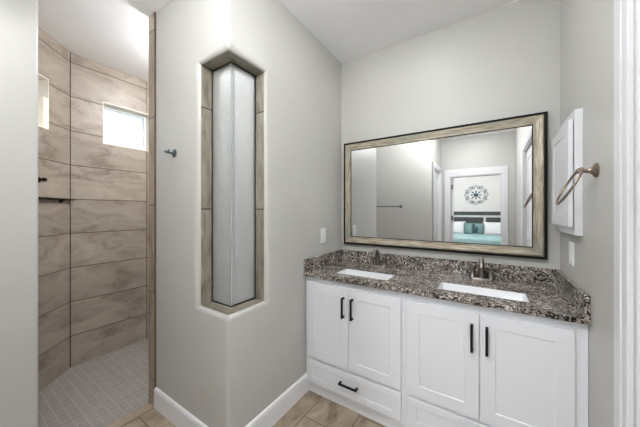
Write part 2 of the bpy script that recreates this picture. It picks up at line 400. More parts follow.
# tile surround of the corner window
def surround():
    bm = bmesh.new(); L = bm.loops.layers.uv.verify()
    specs = [(0.2715, 0.2785, 0.786, 2.194, 0.022), (0.2690, 0.2760, 0.7885, 2.1915, 0.018), (0.2670, 0.2740, 0.790, 2.189, 0.022), (0.2665, 0.2735, 0.791, 2.188, 0.142)]
    rows = []
    for Sx, Sy, z0, z1, d in specs:
        p = [(*P(-Sx, d), z0), (*P(0, d), z0), (*P(Sy, d), z0), (*P(Sy, d), z1), (*P(0, d), z1), (*P(-Sx, d), z1)]
        ext = [(-Sx, z0), (0, z0), (Sy, z0), (Sy, z1), (0, z1), (-Sx, z1)]
        rows.append((p, ext, d))
    for (A, ea, da), (B, eb, db) in zip(rows, rows[1:]):
        for j in range(6):
            q = (j+1) % 6
            if j in (2, 5): uv = [(da+j, A[j][2]), (da+j, A[q][2]), (db+j, B[q][2]), (db+j, B[j][2])]
            else: uv = [(da*1.0+j, ea[j][0]+0.4), (da+j, ea[q][0]+0.4), (db+j, eb[q][0]+0.4), (db+j, eb[j][0]+0.4)]
            uvq(bm, [A[j], A[q], B[q], B[j]], uv)
    return bm
win = bpy.data.objects.new('window_1', None); C.objects.link(win); win.location = (XL-0.09, YF+0.09, 0.79); win['kind'] = 'structure'
obj('tile_surround', surround(), M['surround'], win, recalc=False)
# glass panes and gaskets
GD = 0.09; gx, gy = XL-GD, YF+GD
zA, zB = 0.796, 2.183
obj('glass_pane', nb(XL-0.2635, gx-0.001, gy, gy+0.010, zA, zB), M['frost'], win)
obj('glass_pane', nb(gx-0.010, gx, gy+0.001+0.010, YF+0.2705, zA, zB), M['frost'], win)
bm = bmesh.new(); box(bm, gx-0.0015, gx+0.0008, gy-0.0008, gy+0.0105, zA, zB)
obj('glass_seam', bm, M['seam'], win)
g = 0.007
bm = bmesh.new()
box(bm, XL-0.2665, XL-0.2665+g, gy-0.004, gy+0.016, 0.791, 2.188); box(bm, XL-0.2665, gx+0.004, gy-0.004, gy+0.016, 0.791, 0.791+g); box(bm, XL-0.2665, gx+0.004, gy-0.004, gy+0.016, 2.188-g, 2.188)
obj('gasket', bm, M['gasket'], win)
bm = bmesh.new()
box(bm, gx-0.016, gx+0.004, YF+0.2735-g, YF+0.2735, 0.791, 2.188); box(bm, gx-0.016, gx+0.004, gy+0.016, YF+0.2735, 0.791, 0.791+g); box(bm, gx-0.016, gx+0.004, gy+0.016, YF+0.2735, 2.188-g, 2.188)
obj('gasket', bm, M['gasket'], win)

# tiled end strip of the block at the shower opening
bm = bmesh.new(); x0, x1, y0, y1 = -1.999, -1.914, YF-0.010, YF+0.142
for (a, b) in (((x0, y0), (x1, y0)), ((x1, y0), (x1, y0+0.012)), ((x0, y1), (x0, y0)), ((-1.98, y1), (x0, y1))):
    ln = math.dist(a, b)
    uvq(bm, [(*a, 0), (*b, 0), (*b, CEIL), (*a, CEIL)], [(0.1, 0), (0.1+ln, 0), (0.1+ln, CEIL), (0.1, CEIL)])
struct('trim_1', bm, M['edge'])
struct('trim_2', nb(-1.914, -1.911, YF-0.011, YF, 0, CEIL), plain('brown edge trim', srgb(92, 76, 62), 0.5))
# threshold strip of the shower opening
struct('trim_3', nb(-1.985, -1.915, 0.322, YF-0.010, -0.01, 0.003, 0.001), plain('beige threshold tile', srgb(178, 160, 142), 0.4, noise=0.10))

# ------------------------------------------------------------------ far shower walls
WZ = (1.963, 2.352)
panel('wall_shower_far', (XS, YS, 0), (0, 1, 0), (1, 0, 0), 0.80, 0, CEIL, 0.16, M['tile'], holes=[(0.2225, 0.6235, *WZ)], u0=0.01)
r2 = math.sqrt(0.5)
panel('wall_shower_corner_left', (XS, YS, 0), (r2, -r2, 0), (r2, r2, 0), 1.31, 0, CEIL, 0.16, M['tile'], holes=[(0.226, 0.626, *WZ)])
panel('wall_shower_corner_right', (XS, YS+0.80, 0), (r2, r2, 0), (r2, -r2, 0), 0.90, 0, CEIL, 0.16, M['tile'], holes=[(0.226, 0.626, *WZ)])
panel('wall_shower_back', (-2.45, YB, 0), (1, 0, 0), (0, -1, 0), 1.20, 0, CEIL, 0.12, M['tile'])
panel('wall_shower_return', (-2.085, 0.322, 0), (0, -1, 0), (-1, 0, 0), 0.72, 0, CEIL, 0.012, M['tile'])

def small_window(name, Pp, d, nrm, s0, s1):
    d = Vector(d).normalized(); nrm = Vector(nrm).normalized(); Pp = Vector(Pp)
    e = bpy.data.objects.new(name, None); C.objects.link(e); e['kind'] = 'structure'; e.location = Pp+d*((s0+s1)/2)+Vector((0, 0, WZ[0]))
    def lbox(bm, sa, sb, za, zb, ka, kb):
        p = [Pp+d*s+Vector((0, 0, z))-nrm*k for s in (sa, sb) for z in (za, zb) for k in (ka, kb)]
        v = [bm.verts.new(q) for q in p]
        for f in ((0, 1, 3, 2), (4, 6, 7, 5), (0, 4, 5, 1), (2, 3, 7, 6), (0, 2, 6, 4), (1, 5, 7, 3)): bm.faces.new([v[i] for i in f])
    def ring(bm, sa, sb, za, zb, t, ka, kb):
        lbox(bm, sa, sb, za, za+t, ka, kb); lbox(bm, sa, sb, zb-t, zb, ka, kb); lbox(bm, sa, sa+t, za+t, zb-t, ka, kb); lbox(bm, sb-t, sb, za+t, zb-t, ka, kb)
    a, b = WZ
    bm = bmesh.new(); ring(bm, s0, s1, a, b, 0.006, -0.003, 0.10); obj('window_reveal', bm, M['cream'], e)
    bm = bmesh.new(); ring(bm, s0+0.006, s1-0.006, a+0.006, b-0.006, 0.022, 0.075, 0.13); obj('window_frame', bm, M['vinyl'], e)
    bm = bmesh.new(); lbox(bm, s0+0.028, s1-0.028, a+0.028, b-0.028, 0.100, 0.106); obj('window_glass', bm, M['clear'], e)
struct('trim_4', nb(XS, XS+0.005, YS-0.0025, YS+0.0025, 0, CEIL), M['oil'])
small_window('window_2', (XS, YS, 0), (0, 1, 0), (1, 0, 0), 0.2225, 0.6235)
small_window('window_3', (XS, YS, 0), (r2, -r2, 0), (r2, r2, 0), 0.226, 0.626)

small_window('added_window_4', (XS, YS+0.80, 0), (r2, r2, 0), (r2, -r2, 0), 0.226, 0.626)  # hidden window, added to bring daylight behind the frosted glass

# ------------------------------------------------------------------ baseboards
def baseboard(name, a, b, nrm, h=0.135, t=0.014, m=None):
    a = Vector((*a, 0)); b = Vector((*b, 0)); n = Vector((*nrm, 0)); bm = bmesh.new()
    prof = [(0, 0), (t, 0), (t, h-0.02), (t-0.004, h-0.006), (0.003, h), (0, h)]
    A = [bm.verts.new(a+n*o+Vector((0, 0, z))) for o, z in prof]; B = [bm.verts.new(b+n*o+Vector((0, 0, z))) for o, z in prof]
    for i in range(len(prof)):
        j = (i+1) % len(prof); bm.faces.new((A[i], A[j], B[j], B[i]))
    bm.faces.new(A); bm.faces.new(B[::-1]); return struct(name, bm, m or M['basewhite'])
baseboard('baseboard_left', (XL, YF-0.014), (XL, 1.572), (1, 0))
baseboard('baseboard_shower', (-1.914, YF), (XL+0.014, YF), (0, -1))
baseboard('baseboard_right', (XR, 1.216), (XR, 1.545), (-1, 0))
baseboard('baseboard_towel', (XO, YT), (XC, YT), (0, 1))
baseboard('baseboard_near', (XO, YT+0.014), (XO, 0.30), (1, 0))

# ------------------------------------------------------------------ doors and casings
def casing(name, ax, pos, out, s0, s1, ztop, wd=0.085, parent=None, head=None):
    """door casing on a wall: ax 'x' -> runs along X at y=pos; ax 'y' -> runs along Y at x=pos; out = +-1"""
    bm = bmesh.new()
    steps = [(0.0, wd, 0.015), (wd*0.42, wd, 0.019)]
    def bb(a, b, za, zb, th):
        lo, hi = sorted((pos, pos+out*th))
        if ax == 'x': box(bm, a, b, lo, hi, za, zb, 0.002, 1)
        else: box(bm, lo, hi, a, b, za, zb, 0.002, 1)
    for i, (a, b, th) in enumerate(steps):
        bb(s0-b, s0-a, 0, ztop+a, th); bb(s1+a, s1+b, 0, ztop+a, th); bb(s0-b, s1+b, ztop+a*(head or wd)/wd, ztop+b*(head or wd)/wd, th)
    return struct(name, bm, M['trimwhite'], parent)
def panel_door(parent, ax, pos, out, s0, s1, ztop, th=0.035):
    bm = bmesh.new()
    def bb(a, b, za, zb, t0, t1):
        lo, hi = sorted((pos+out*t0, pos+out*t1))
        if ax == 'x': box(bm, a, b, lo, hi, za, zb)
        else: box(bm, lo, hi, a, b, za, zb)
    w_ = 0.10
    bb(s0, s1, 0.01, ztop, -th/2, th/2-0.008)
    for (a, b, za, zb) in ((s0, s0+w_, 0.01, ztop), (s1-w_, s1, 0.01, ztop), (s0+w_, s1-w_, 0.01, 0.2), (s0+w_, s1-w_, 1.0, 1.12), (s0+w_, s1-w_, ztop-w_, ztop)):
        bb(a, b, za, zb, -th/2+0.001, th/2)
    return bm
def door(name, ax, pos, out, s0, s1, ztop, leaves=1, head=None):
    e = bpy.data.objects.new(name, None); C.objects.link(e); e['kind'] = 'structure'
    e.location = ((s0+s1)/2, pos, 0) if ax == 'x' else (pos, (s0+s1)/2, 0)
    casing('door_casing', ax, pos, out, s0, s1, ztop, parent=e, head=head)
    bm = bmesh.new(); dp = 0.12
    def bb(a, b, za, zb):
        lo, hi = sorted((pos, pos-out*dp))
        if ax == 'x': box(bm, a, b, lo, hi, za, zb)
        else: box(bm, lo, hi, a, b, za, zb)
    bb(s0, s0+0.015, 0, ztop); bb(s1-0.015, s1, 0, ztop); bb(s0+0.015, s1-0.015, ztop-0.015, ztop)
    obj('door_jamb', bm, M['trimwhite'], e)
    ln = (s1-s0-0.03)/max(leaves, 1)
    for i in range(leaves):
        a = s0+0.015+i*ln
        lf = obj('door_leaf', panel_door(e, ax, pos-out*0.045, out, a+0.002, a+ln-0.002, ztop-0.018), M['trimwhite'], e)
    return e
d1 = door('door_1', 'y', XR, -1, 0.0, 1.13, 2.09, leaves=2)
d2 = door('door_2', 'y', XC, 1, -1.23, -0.53, 2.07)
for z in (0.25, 1.05, 1.85):
    obj('hinge', nb(XC-0.024, XC-0.004, -0.552, -0.543, z-0.045, z+0.045), M['nickel'], d2)
d3 = door('door_3', 'x', YE, 1, -0.655, 0.165, 1.99, leaves=0, head=0.125)
bm = bmesh.new(); box(bm, -0.636, -0.601, -2.26, -1.48, 0.01, 1.968); 
box(bm, -0.601, -0.597, -2.26, -2.16, 0.01, 1.968); box(bm, -0.601, -0.597, -1.58, -1.48, 0.01, 1.968); box(bm, -0.601, -0.597, -2.16, -1.58, 1.9, 1.968); box(bm, -0.601, -0.597, -2.16, -1.58, 0.98, 1.1); box(bm, -0.601, -0.597, -2.16, -1.58, 0.01, 0.2)
bmesh.ops.rotate(bm, verts=bm.verts, cent=(-0.636, -1.48, 0), matrix=Matrix.Rotation(-math.radians(11), 3, 'Z'))
leaf = obj('door_leaf', bm, M['trimwhite'], d3)
for z in (0.25, 1.20, 1.80): obj('hinge', nb(-0.642, -0.606, -1.482, -1.462, z-0.045, z+0.045), M['nickel'], d3)

# ------------------------------------------------------------------ bedroom shell
panel('wall_bedroom_back', (-3.0, -5.50, 0), (1, 0, 0), (0, 1, 0), 6.0, 0, CEIL, 0.1, M['bedroom'])
panel('wall_bedroom_left', (-3.0, -5.5, 0), (0, 1, 0), (1, 0, 0), 4.05, 0, CEIL, 0.1, M['bedroom'])
panel('wall_bedroom_right', (3.0, -5.5, 0), (0, 1, 0), (-1, 0, 0), 4.05, 0, CEIL, 0.1, M['bedroom'])
panel('wall_bedroom_front', (0.48, -1.45, 0), (1, 0, 0), (0, -1, 0), 2.52, 0, CEIL, 0.1, M['bedroom'])

# ------------------------------------------------------------------ ceiling lamps: the vanity downlight, the rest unseen added fill
for (lx, ly), pw, kd, lab in LAMPS:
    t = thing('ceiling_lamp', lab, 'lamp', (lx, ly, CEIL))
    if kd == 'globe':
        obj('fill_lamp_base', lathe(bmesh.new(), (lx, ly, CEIL), (0, 0, -1), [(0, 0.07), (0.02, 0.07), (0.03, 0.05), (0.035, 0.012), (0.13, 0.012), (0.14, 0.035), (0.155, 0.035)], 24), M['steel'], t, smooth=True)
        gm = NT('added fill globe'); gm.b.inputs['Base Color'].default_value = (1, 1, 1, 1); gm.b.inputs['Emission Color'].default_value = (0.97, 0.98, 1.0, 1); gm.b.inputs['Emission Strength'].default_value = pw*3.1
        obj('fill_globe', lathe(bmesh.new(), (lx, ly, CEIL-0.15), (0, 0, -1), [(0.09-0.09*math.cos(a_/12*PI), 0.09*math.sin(a_/12*PI)) for a_ in range(13)], 24), gm.m, t, smooth=True)
        continue
    if kd == 'dome':
        obj('fill_lamp_base', lathe(bmesh.new(), (lx, ly, CEIL), (0, 0, -1), [(0, 0.15), (0.02, 0.15), (0.025, 0.14)], 32), M['steel'], t, smooth=True)
        obj('fill_diffuser', lathe(bmesh.new(), (lx, ly, CEIL-0.025), (0, 0, -1), [(0, 0.135), (0.015, 0.13), (0.03, 0.105), (0.04, 0.06), (0.043, 0.0)], 32), M['opal'], t, smooth=True)
        ld = bpy.data.lights.new('lamp_bulb', 'POINT'); ld.shadow_soft_size = 0.09; dz = -0.17
    else:
        obj('trim_ring', lathe(bmesh.new(), (lx, ly, CEIL), (0, 0, -1), [(0, 0.095), (0.006, 0.092), (0.008, 0.082), (0.003, 0.080)], 32), M['trimwhite'], t, smooth=True)
        obj('lamp_lens', lathe(bmesh.new(), (lx, ly, CEIL), (0, 0, -1), [(0, 0.079), (0.004, 0.079), (0.005, 0.0)], 32), M['opal'], t)
        ld = bpy.data.lights.new('lamp_bulb', 'AREA'); ld.shape = 'DISK'; ld.size = 0.15; dz = -0.012
    ld.energy = pw; ld.color = (0.97, 0.98, 1.0)
    lo = bpy.data.objects.new('lamp_bulb', ld); C.objects.link(lo); lo.parent = t; lo.location = (0, 0, dz)

# ------------------------------------------------------------------ vanity cabinets
YC = 1.553      # face frame plane
YD = 1.534      # door fronts
def shaker(x0, x1, z0, z1, w_=0.066, wv=None):
    wv = wv or w_
    bm = bmesh.new()
    ri = 0.0018
    def ringf(ix, iz, y): return [(x0+ix, y, z0+iz), (x1-ix, y, z0+iz), (x1-ix, y, z1-iz), (x0+ix, y, z1-iz)]
    rs = [ringf(0, 0, YC-0.001), ringf(0, 0, YD+ri), ringf(ri, ri, YD), ringf(w_-0.002, wv-0.002, YD), ringf(w_, wv, YD+0.0015), ringf(w_+0.002, wv+0.002, YD+0.0034)]
    vs = [[bm.verts.new(p) for p in r] for r in rs]
    for A, B in zip(vs, vs[1:]):
        for j in range(4): bm.faces.new((A[j], A[(j+1) % 4], B[(j+1) % 4], B[j]))
    bm.faces.new(vs[-1]); bm.faces.new(vs[0][::-1]); return bm
def pull(a, b):
    """black bar pull from a to b (on the door face), standing off 28 mm"""
    a = Vector(a); b = Vector(b); o = Vector((0, -0.028, 0)); bm = bmesh.new(); r = 0.006
    dirn = (b-a).normalized()
    hx = Vector((r, 0, 0)); 
    for p in (a, b):
        box(bm, p.x-r, p.x+r, YD-0.030, YD, p.z-r, p.z+r, 0.0012, 1)
    lo = [min(a[i], b[i]) for i in (0, 2)]; hi = [max(a[i], b[i]) for i in (0, 2)]
    box(bm, lo[0]-r, hi[0]+r, YD-0.034, YD-0.024, lo[1]-r, hi[1]+r, 0.0015, 2)
    return bm
def cabinet(xa, xb, da, dm, db, pz, label):
    t = thing('vanity_cabinet', label, 'cabinet', ((xa+xb)/2, 1.85, 0))
    bm = bmesh.new()
    fb = 0.060
    box(bm, xa, xa+0.018, YC, YB-0.005, fb, 0.861); box(bm, xb-0.018, xb, YC, YB-0.005, fb, 0.861)
    box(bm, xa+0.018, xb-0.018, YC+0.02, YB-0.005, fb, fb+0.018); box(bm, xa+0.018, xb-0.018, YB-0.02, YB-0.005, fb+0.018, 0.861)
    # face frame
    box(bm, xa, da+0.012, YC-0.0005, YC+0.018, fb, 0.861); box(bm, db-0.012, xb, YC-0.0005, YC+0.018, fb, 0.861)
    box(bm, da+0.012, db-0.012, YC-0.0005, YC+0.018, 0.808, 0.861); box(bm, da+0.012, db-0.012, YC-0.0005, YC+0.018, 0.255, 0.29); box(bm, da+0.012, db-0.012, YC-0.0005, YC+0.018, fb, 0.11)
    box(bm, dm-0.02, dm+0.02, YC-0.0005, YC+0.018, 0.29, 0.808)
    obj('cabinet_body', bm, M['white'], t)
    obj('toe_kick', nb(xa+(0.014 if xa < -1 else 0), xb, 1.572, 1.586, 0, fb), M['basewhite'], t)
    for (a, b, px) in ((da, dm-0.0018, pz[0]), (dm+0.0018, db, pz[1])):
        d = obj('door', shaker(a, b, 0.279, 0.822), M['white'], t)
        hd = obj('handle', pull((px, 0, 0.634), (px, 0, 0.757)), M['black'], d); hd['label'] = 'black bar pull'
    d = obj('drawer', shaker(da, db, 0.098, 0.262, 0.05, 0.042), M['white'], t)
    cx = (da+db)/2+0.001 if xa < -1 else (da+db)/2
    hd = obj('handle', pull((cx-0.060, 0, 0.190), (cx+0.060, 0, 0.190)), M['black'], d); hd['label'] = 'black bar pull'
    return t
cabinet(XL+0.001, -0.4235, -1.122, -0.786, -0.442, (-0.820, -0.755), 'white shaker vanity cabinet under the left sink, nearer the corner window')
cabinet(-0.4225, XR-0.001, -0.402, -0.047, 0.304, (-0.080, -0.0155), 'white shaker vanity cabinet under the right sink, below the towel ring')

# ------------------------------------------------------------------ countertop
SINKS = [(-0.937, -0.556, 1.628, 1.792), (-0.260, 0.160, 1.620, 1.784)]
ct = thing('countertop', 'speckled brown grey granite countertop spanning both vanity cabinets', 'countertop', ((XL+XR)/2, 1.8, 0.862))
bm = bmesh.new(); z0, z1 = 0.862, 0.892
xs = sorted({XL+0.001, XR-0.001, *[s[i] for s in SINKS for i in (0, 1)]}); ys = sorted({1.517, YB-0.001, *[s[i] for s in SINKS for i in (2, 3)]})
def cell_in(x, y): return any(s[0] < x < s[1] and s[2] < y < s[3] for s in SINKS)
grid = {}
def gv(x, y, z):
    k_ = (round(x, 5), round(y, 5), z)
    if k_ not in grid: grid[k_] = bm.verts.new((x, y, z))
    return grid[k_]
for i in range(len(xs)-1):
    for j in range(len(ys)-1):
        if cell_in((xs[i]+xs[i+1])/2, (ys[j]+ys[j+1])/2): continue
        a, b, c, d = xs[i], xs[i+1], ys[j], ys[j+1]
        bm.faces.new((gv(a, c, z1), gv(b, c, z1), gv(b, d, z1), gv(a, d, z1))); bm.faces.new((gv(a, d, z0), gv(b, d, z0), gv(b, c, z0), gv(a, c, z0)))
        for (p, q, ox, oy) in (((a, c), (b, c), 0, -1), ((b, c), (b, d), 1, 0), ((b, d), (a, d), 0, 1), ((a, d), (a, c), -1, 0)):
            mx, my = (p[0]+q[0])/2+ox*1e-3, (p[1]+q[1])/2+oy*1e-3
            if not (xs[0] < mx < xs[-1] and ys[0] < my < ys[-1]) or cell_in(mx, my):
                bm.faces.new((gv(*p, z0), gv(*q, z0), gv(*q, z1), gv(*p, z1)))
bmesh.ops.recalc_face_normals(bm, faces=bm.faces)
es = [e for e in bm.edges if abs(e.verts[0].co.y-1.517) < 1e-4 and abs(e.verts[1].co.y-1.517) < 1e-4 and abs(e.verts[0].co.z-e.verts[1].co.z) < 1e-4]
bmesh.ops.bevel(bm, geom=es, offset=0.004, segments=2, affect='EDGES', profile=0.5)
obj('counter_slab', bm, M['granite'], ct)
obj('backsplash', nb(XL+0.001, XR-0.001, YB-0.021, YB-0.001, z1, 0.986, 0.002, 1), M['granite'], ct)
obj('side_splash', nb(XL+0.001, XL+0.021, 1.519, YB-0.021, z1, 0.986, 0.002, 1), M['granite'], ct)
obj('side_splash', nb(XR-0.021, XR-0.001, 1.519, YB-0.021, z1, 0.986, 0.002, 1), M['granite'], ct)

# ------------------------------------------------------------------ sinks
def sink(rect, label):
    x0, x1, y0, y1 = rect; t = thing('sink_basin', label, 'sink', ((x0+x1)/2, (y0+y1)/2, 0.74), 'undermount sinks in the counter')
    bm = bmesh.new()
    def rr(ins, z, r=0.02):
        o = []
        for cx, cy, a0 in ((x1-ins-r, y1-ins-r, 0), (x0+ins+r, y1-ins-r, 90), (x0+ins+r, y0+ins+r, 180), (x1-ins-r, y0+ins+r, 270)):
            for k_ in range(5):
                a = math.radians(a0+k_*22.5); o.append((cx+r*math.cos(a), cy+r*math.sin(a), z))
        return o
    lv = [rr(-0.025, 0.861, 0.02), rr(0.0008, 0.861, 0.012), rr(0.0008, 0.889, 0.012), rr(0.003, 0.891, 0.013), rr(0.005, 0.888, 0.014), rr(0.009, 0.80, 0.02), rr(0.016, 0.775, 0.03), rr(0.03, 0.768, 0.03)]
    vs = [[bm.verts.new(p) for p in l_] for l_ in lv]
    for A, B in zip(vs, vs[1:]):
        for j in range(20): bm.faces.new((A[j], A[(j+1) % 20], B[(j+1) % 20], B[j]))
    bm.faces.new(vs[-1])
    bl = [[bm.verts.new(p) for p in l_] for l_ in (rr(-0.025, 0.861, 0.02), rr(-0.015, 0.75, 0.03), rr(0.0, 0.738, 0.03))]
    for A, B in zip(bl, bl[1:]):
        for j in range(20): bm.faces.new((B[j], B[(j+1) % 20], A[(j+1) % 20], A[j]))
    bm.faces.new(bl[-1][::-1])
    obj('basin', bm, M['ceramic'], t, smooth=True, recalc=False)
    c = ((x0+x1)/2, (y0+y1)/2, 0.7685)
    obj('drain', lathe(bmesh.new(), c, (0, 0, 1), [(0, 0.022), (0.002, 0.022), (0.003, 0.018), (0.001, 0.012)], 24), M['nickel'], t, smooth=True)
sink(SINKS[0], 'white rectangular undermount sink set in the granite nearer the left wall')
sink(SINKS[1], 'white rectangular undermount sink set in the granite nearer the right wall')

# ------------------------------------------------------------------ faucets
def faucet(cx, label, cy=1.985):
    t = thing('faucet', label, 'faucet', (cx, cy, 0.892), 'bronze nickel faucets on the counter')
    z = 0.892
    bm = bmesh.new()
    n = 28; hw, hd = 0.070, 0.026
    def stad(sc, zz):
        o = []
        for j in range(n):
            a = 2*PI*j/n; x = (hw-hd)*(1 if math.cos(a) > 0 else -1)+hd*sc*math.cos(a); o.append((cx+x, cy+hd*sc*math.sin(a), zz))
        return o
    vs = [[bm.verts.new(p) for p in stad(s_, zz)] for s_, zz in ((1, z), (1, z+0.006), (0.9, z+0.012), (0.6, z+0.016))]
    for A, B in zip(vs, vs[1:]):
        for j in range(n): bm.faces.new((A[j], A[(j+1) % n], B[(j+1) % n], B[j]))
    bm.faces.new(vs[0][::-1]); bm.faces.new(vs[-1]); obj('base_plate', bm, M['nickel'], t, smooth=True)
    # gooseneck spout
    pts = [(cx, cy, z+0.012), (cx, cy, z+0.045), (cx, cy-0.002, z+0.085)]; rad = [0.021, 0.018, 0.0155]
    for k_ in range(1, 10):
        a = k_/9*math.radians(150); pts.append((cx, cy-0.050+0.048*math.cos(a), z+0.094+0.042*math.sin(a))); rad.append(0.0148-0.0002*k_)
    last = pts[-1]; pts.append((cx, last[1]-0.008, last[2]-0.022)); rad.append(0.0135)
    obj('spout', tube(bmesh.new(), pts, rad, 16), M['nickel'], t, smooth=True)
    for sx in (-1, 1):
        hx = cx+sx*0.051
        h = obj('faucet_handle', lathe(bmesh.new(), (hx, cy, z+0.010), (0, 0, 1), [(0, 0.023), (0.008, 0.021), (0.03, 0.015), (0.055, 0.013), (0.062, 0.016), (0.070, 0.015), (0.076, 0.007)], 20), M['nickel'], t, smooth=True)
        lv = obj('lever', tube(bmesh.new(), [(hx, cy, z+0.078), (hx+sx*0.018, cy-0.004, z+0.084), (hx+sx*0.040, cy-0.008, z+0.093)], [0.0065, 0.005, 0.0042], 10), M['nickel'], h, smooth=True)
        lv.matrix_parent_inverse = Matrix.Translation(-t.location)@Matrix.Identity(4); lv.matrix_parent_inverse = h.matrix_basis.inverted()
    return t
faucet(-0.752, 'bronze nickel faucet with curved spout behind the left sink')
faucet(-0.048, 'bronze nickel faucet with curved spout behind the right sink')

# ------------------------------------------------------------------ framed mirror
mr = (-1.105, 0.288, 1.043, 1.943)
t = thing('wall_mirror', 'large wall mirror in an aged champagne frame above the granite counter', 'mirror', ((mr[0]+mr[1])/2, YB, mr[2]))
frame_ring('frame_edge', mr, YB, [(0, 0.0), (0, 0.032), (0.003, 0.036), (0.014, 0.036), (0.015, 0.030)], M['lip'], t)
frame_ring('mirror_frame', mr, YB, [(0.014, 0.030), (0.018, 0.036), (0.024, 0.038), (0.034, 0.036), (0.056, 0.031), (0.060, 0.033), (0.066, 0.033), (0.068, 0.030)], M['frame'], t)
frame_ring('frame_lip', mr, YB, [(0.068, 0.031), (0.070, 0.032), (0.073, 0.030), (0.074, 0.018)], M['lip'], t)
bm = bmesh.new(); i = 0.071
f = bm.faces.new([bm.verts.new(p) for p in ((mr[0]+i, YB-0.028, mr[2]+i), (mr[1]-i, YB-0.028, mr[2]+i), (mr[1]-i, YB-0.028, mr[3]-i), (mr[0]+i, YB-0.028, mr[3]-i))])
r = bmesh.ops.extrude_face_region(bm, geom=[f])
for v in r['geom']:
    if isinstance(v, bmesh.types.BMVert): v.co.y += 0.006
obj('mirror_glass', bm, M['mirror'], t)
obj('backing', nb(mr[0]+0.01, mr[1]-0.01, YB-0.020, YB-0.001, mr[2]+0.01, mr[3]-0.01), M['lip'], t)

# ------------------------------------------------------------------ medicine cabinet on the right wall
t = thing('medicine_cabinet', 'shallow white wall cabinet with a raised door between mirror and towel ring', 'cabinet', (XR, 1.8, 1.23))
bm = bmesh.new(); X0 = XR-0.028
box(bm, X0, XR, 1.632, 2.000, 1.226, 1.805, 0.0015, 1)
obj('cabinet_body', bm, M['white'], t)
bm = bmesh.new(); XD = XR-0.048
yy0, yy1, zz0, zz1 = 1.638, 2.032, 1.264, 1.762
rs = []
for ins, x in ((0, X0-0.004), (0, XD+0.002), (0.002, XD), (0.052, XD), (0.055, XD+0.002), (0.057, XD+0.004)):
    rs.append([bm.verts.new(p) for p in ((x, yy0+ins, zz0+ins), (x, yy1-ins, zz0+ins), (x, yy1-ins, zz1-ins), (x, yy0+ins, zz1-ins))])
for A, B in zip(rs, rs[1:]):
    for j in range(4): bm.faces.new((A[j], A[(j+1) % 4], B[(j+1) % 4], B[j]))
bm.faces.new(rs[-1]); bm.faces.new(rs[0][::-1]); obj('cabinet_door', bm, M['white'], t)
obj('gap_shade_strip', nb(X0-0.004, X0, 1.660, 1.985, 1.29, 1.74), M['gasket'], t)  # dark strip standing in for the shaded gap behind the door

# ------------------------------------------------------------------ towel ring
t = thing('towel_ring', 'light bronze towel ring swung out from the right wall', 'towel ring', (XR, 1.448, 1.50))
bm = bmesh.new()
lathe(bm, (XR, 1.448, 1.500), (-1, 0, 0), [(0, 0.029), (0.005, 0.029), (0.010, 0.024), (0.014, 0.015), (0.024, 0.010), (0.038, 0.0085), (0.046, 0.011), (0.052, 0.0125), (0.058, 0.010), (0.061, 0.004)], 24)
obj('ring_mount', bm, M['bronze'], t, smooth=True)
A = Vector((0.300, 1.448, 1.508)); B = Vector((0.231, 1.418, 1.370)); cen = (A+B)/2; rad_ = (A-B).length/2
u = (A-B).normalized(); vdir = Vector((0, 1, 0)); vdir = (vdir-u*vdir.dot(u)).normalized()
obj('ring', tube(bmesh.new(), [cen+u*rad_*math.cos(2*PI*k_/48)+vdir*rad_*math.sin(2*PI*k_/48) for k_ in range(48)], 0.0045, 10, closed=True), M['bronze'], t, smooth=True)

# ------------------------------------------------------------------ towel bar on the wall behind
t = thing('towel_bar', 'satin metal towel bar on the grey wall seen in the mirror', 'towel bar', (-1.575, YT, 1.413))
obj('bar', tube(bmesh.new(), [(-1.88, YT+0.062, 1.413), (-1.27, YT+0.062, 1.413)], 0.009, 12), M['steel'], t, smooth=True)
for x in (-1.88, -1.27):
    obj('bracket', lathe(bmesh.new(), (x, YT, 1.413), (0, 1, 0), [(0, 0.026), (0.006, 0.026), (0.012, 0.014), (0.045, 0.011), (0.055, 0.017), (0.072, 0.017), (0.076, 0.008)], 20), M['steel'], t, smooth=True)

# ------------------------------------------------------------------ robe hook
hx, hz = -1.673, 1.704
t = thing('robe_hook', 'dark metal robe hook on the wall between shower opening and corner window', 'hook', (hx, YF, hz))
obj('hook_plate', lathe(bmesh.new(), (hx, YF, hz), (0, -1, 0), [(0, 0.026), (0.004, 0.026), (0.008, 0.021), (0.010, 0.012)], 24), M['steel'], t, smooth=True)
bm = bmesh.new()
tube(bm, [(hx, YF-0.006, hz), (hx, YF-0.025, hz-0.002), (hx, YF-0.042, hz)], [0.010, 0.007, 0.008], 12)
tube(bm, [(hx-0.030, YF-0.046, hz+0.010), (hx, YF-0.040, hz-0.002), (hx+0.026, YF-0.046, hz+0.010)], [0.005, 0.006, 0.005], 10)
lathe(bm, (hx, YF-0.040, hz), (0, -1, 0), [(0, 0.009), (0.012, 0.009), (0.020, 0.006), (0.022, 0.002)], 16)
obj('hook_peg', bm, M['steel'], t, smooth=True)

# ------------------------------------------------------------------ switch and outlet
t = thing('light_switch', 'white rocker light switch on the left wall beside the mirror', 'switch', (XL, 1.785, 1.14))
obj('switch_plate', nb(XL, XL+0.006, 1.746, 1.824, 1.078, 1.196, 0.002, 2), M['plastic'], t)
obj('rocker', nb(XL+0.006, XL+0.010, 1.769, 1.801, 1.104, 1.170, 0.0015, 1), M['plastic'], t)
t = thing('wall_outlet', 'white wall outlet below the medicine cabinet', 'outlet', (XR, 1.82, 1.12))
obj('outlet_plate', nb(XR-0.006, XR, 1.778, 1.858, 1.062, 1.180, 0.002, 2), M['plastic'], t)
for z in (1.098, 1.144): obj('socket', nb(XR-0.009, XR-0.006, 1.800, 1.836, z-0.017, z+0.017, 0.001, 1), M['plastic'], t)

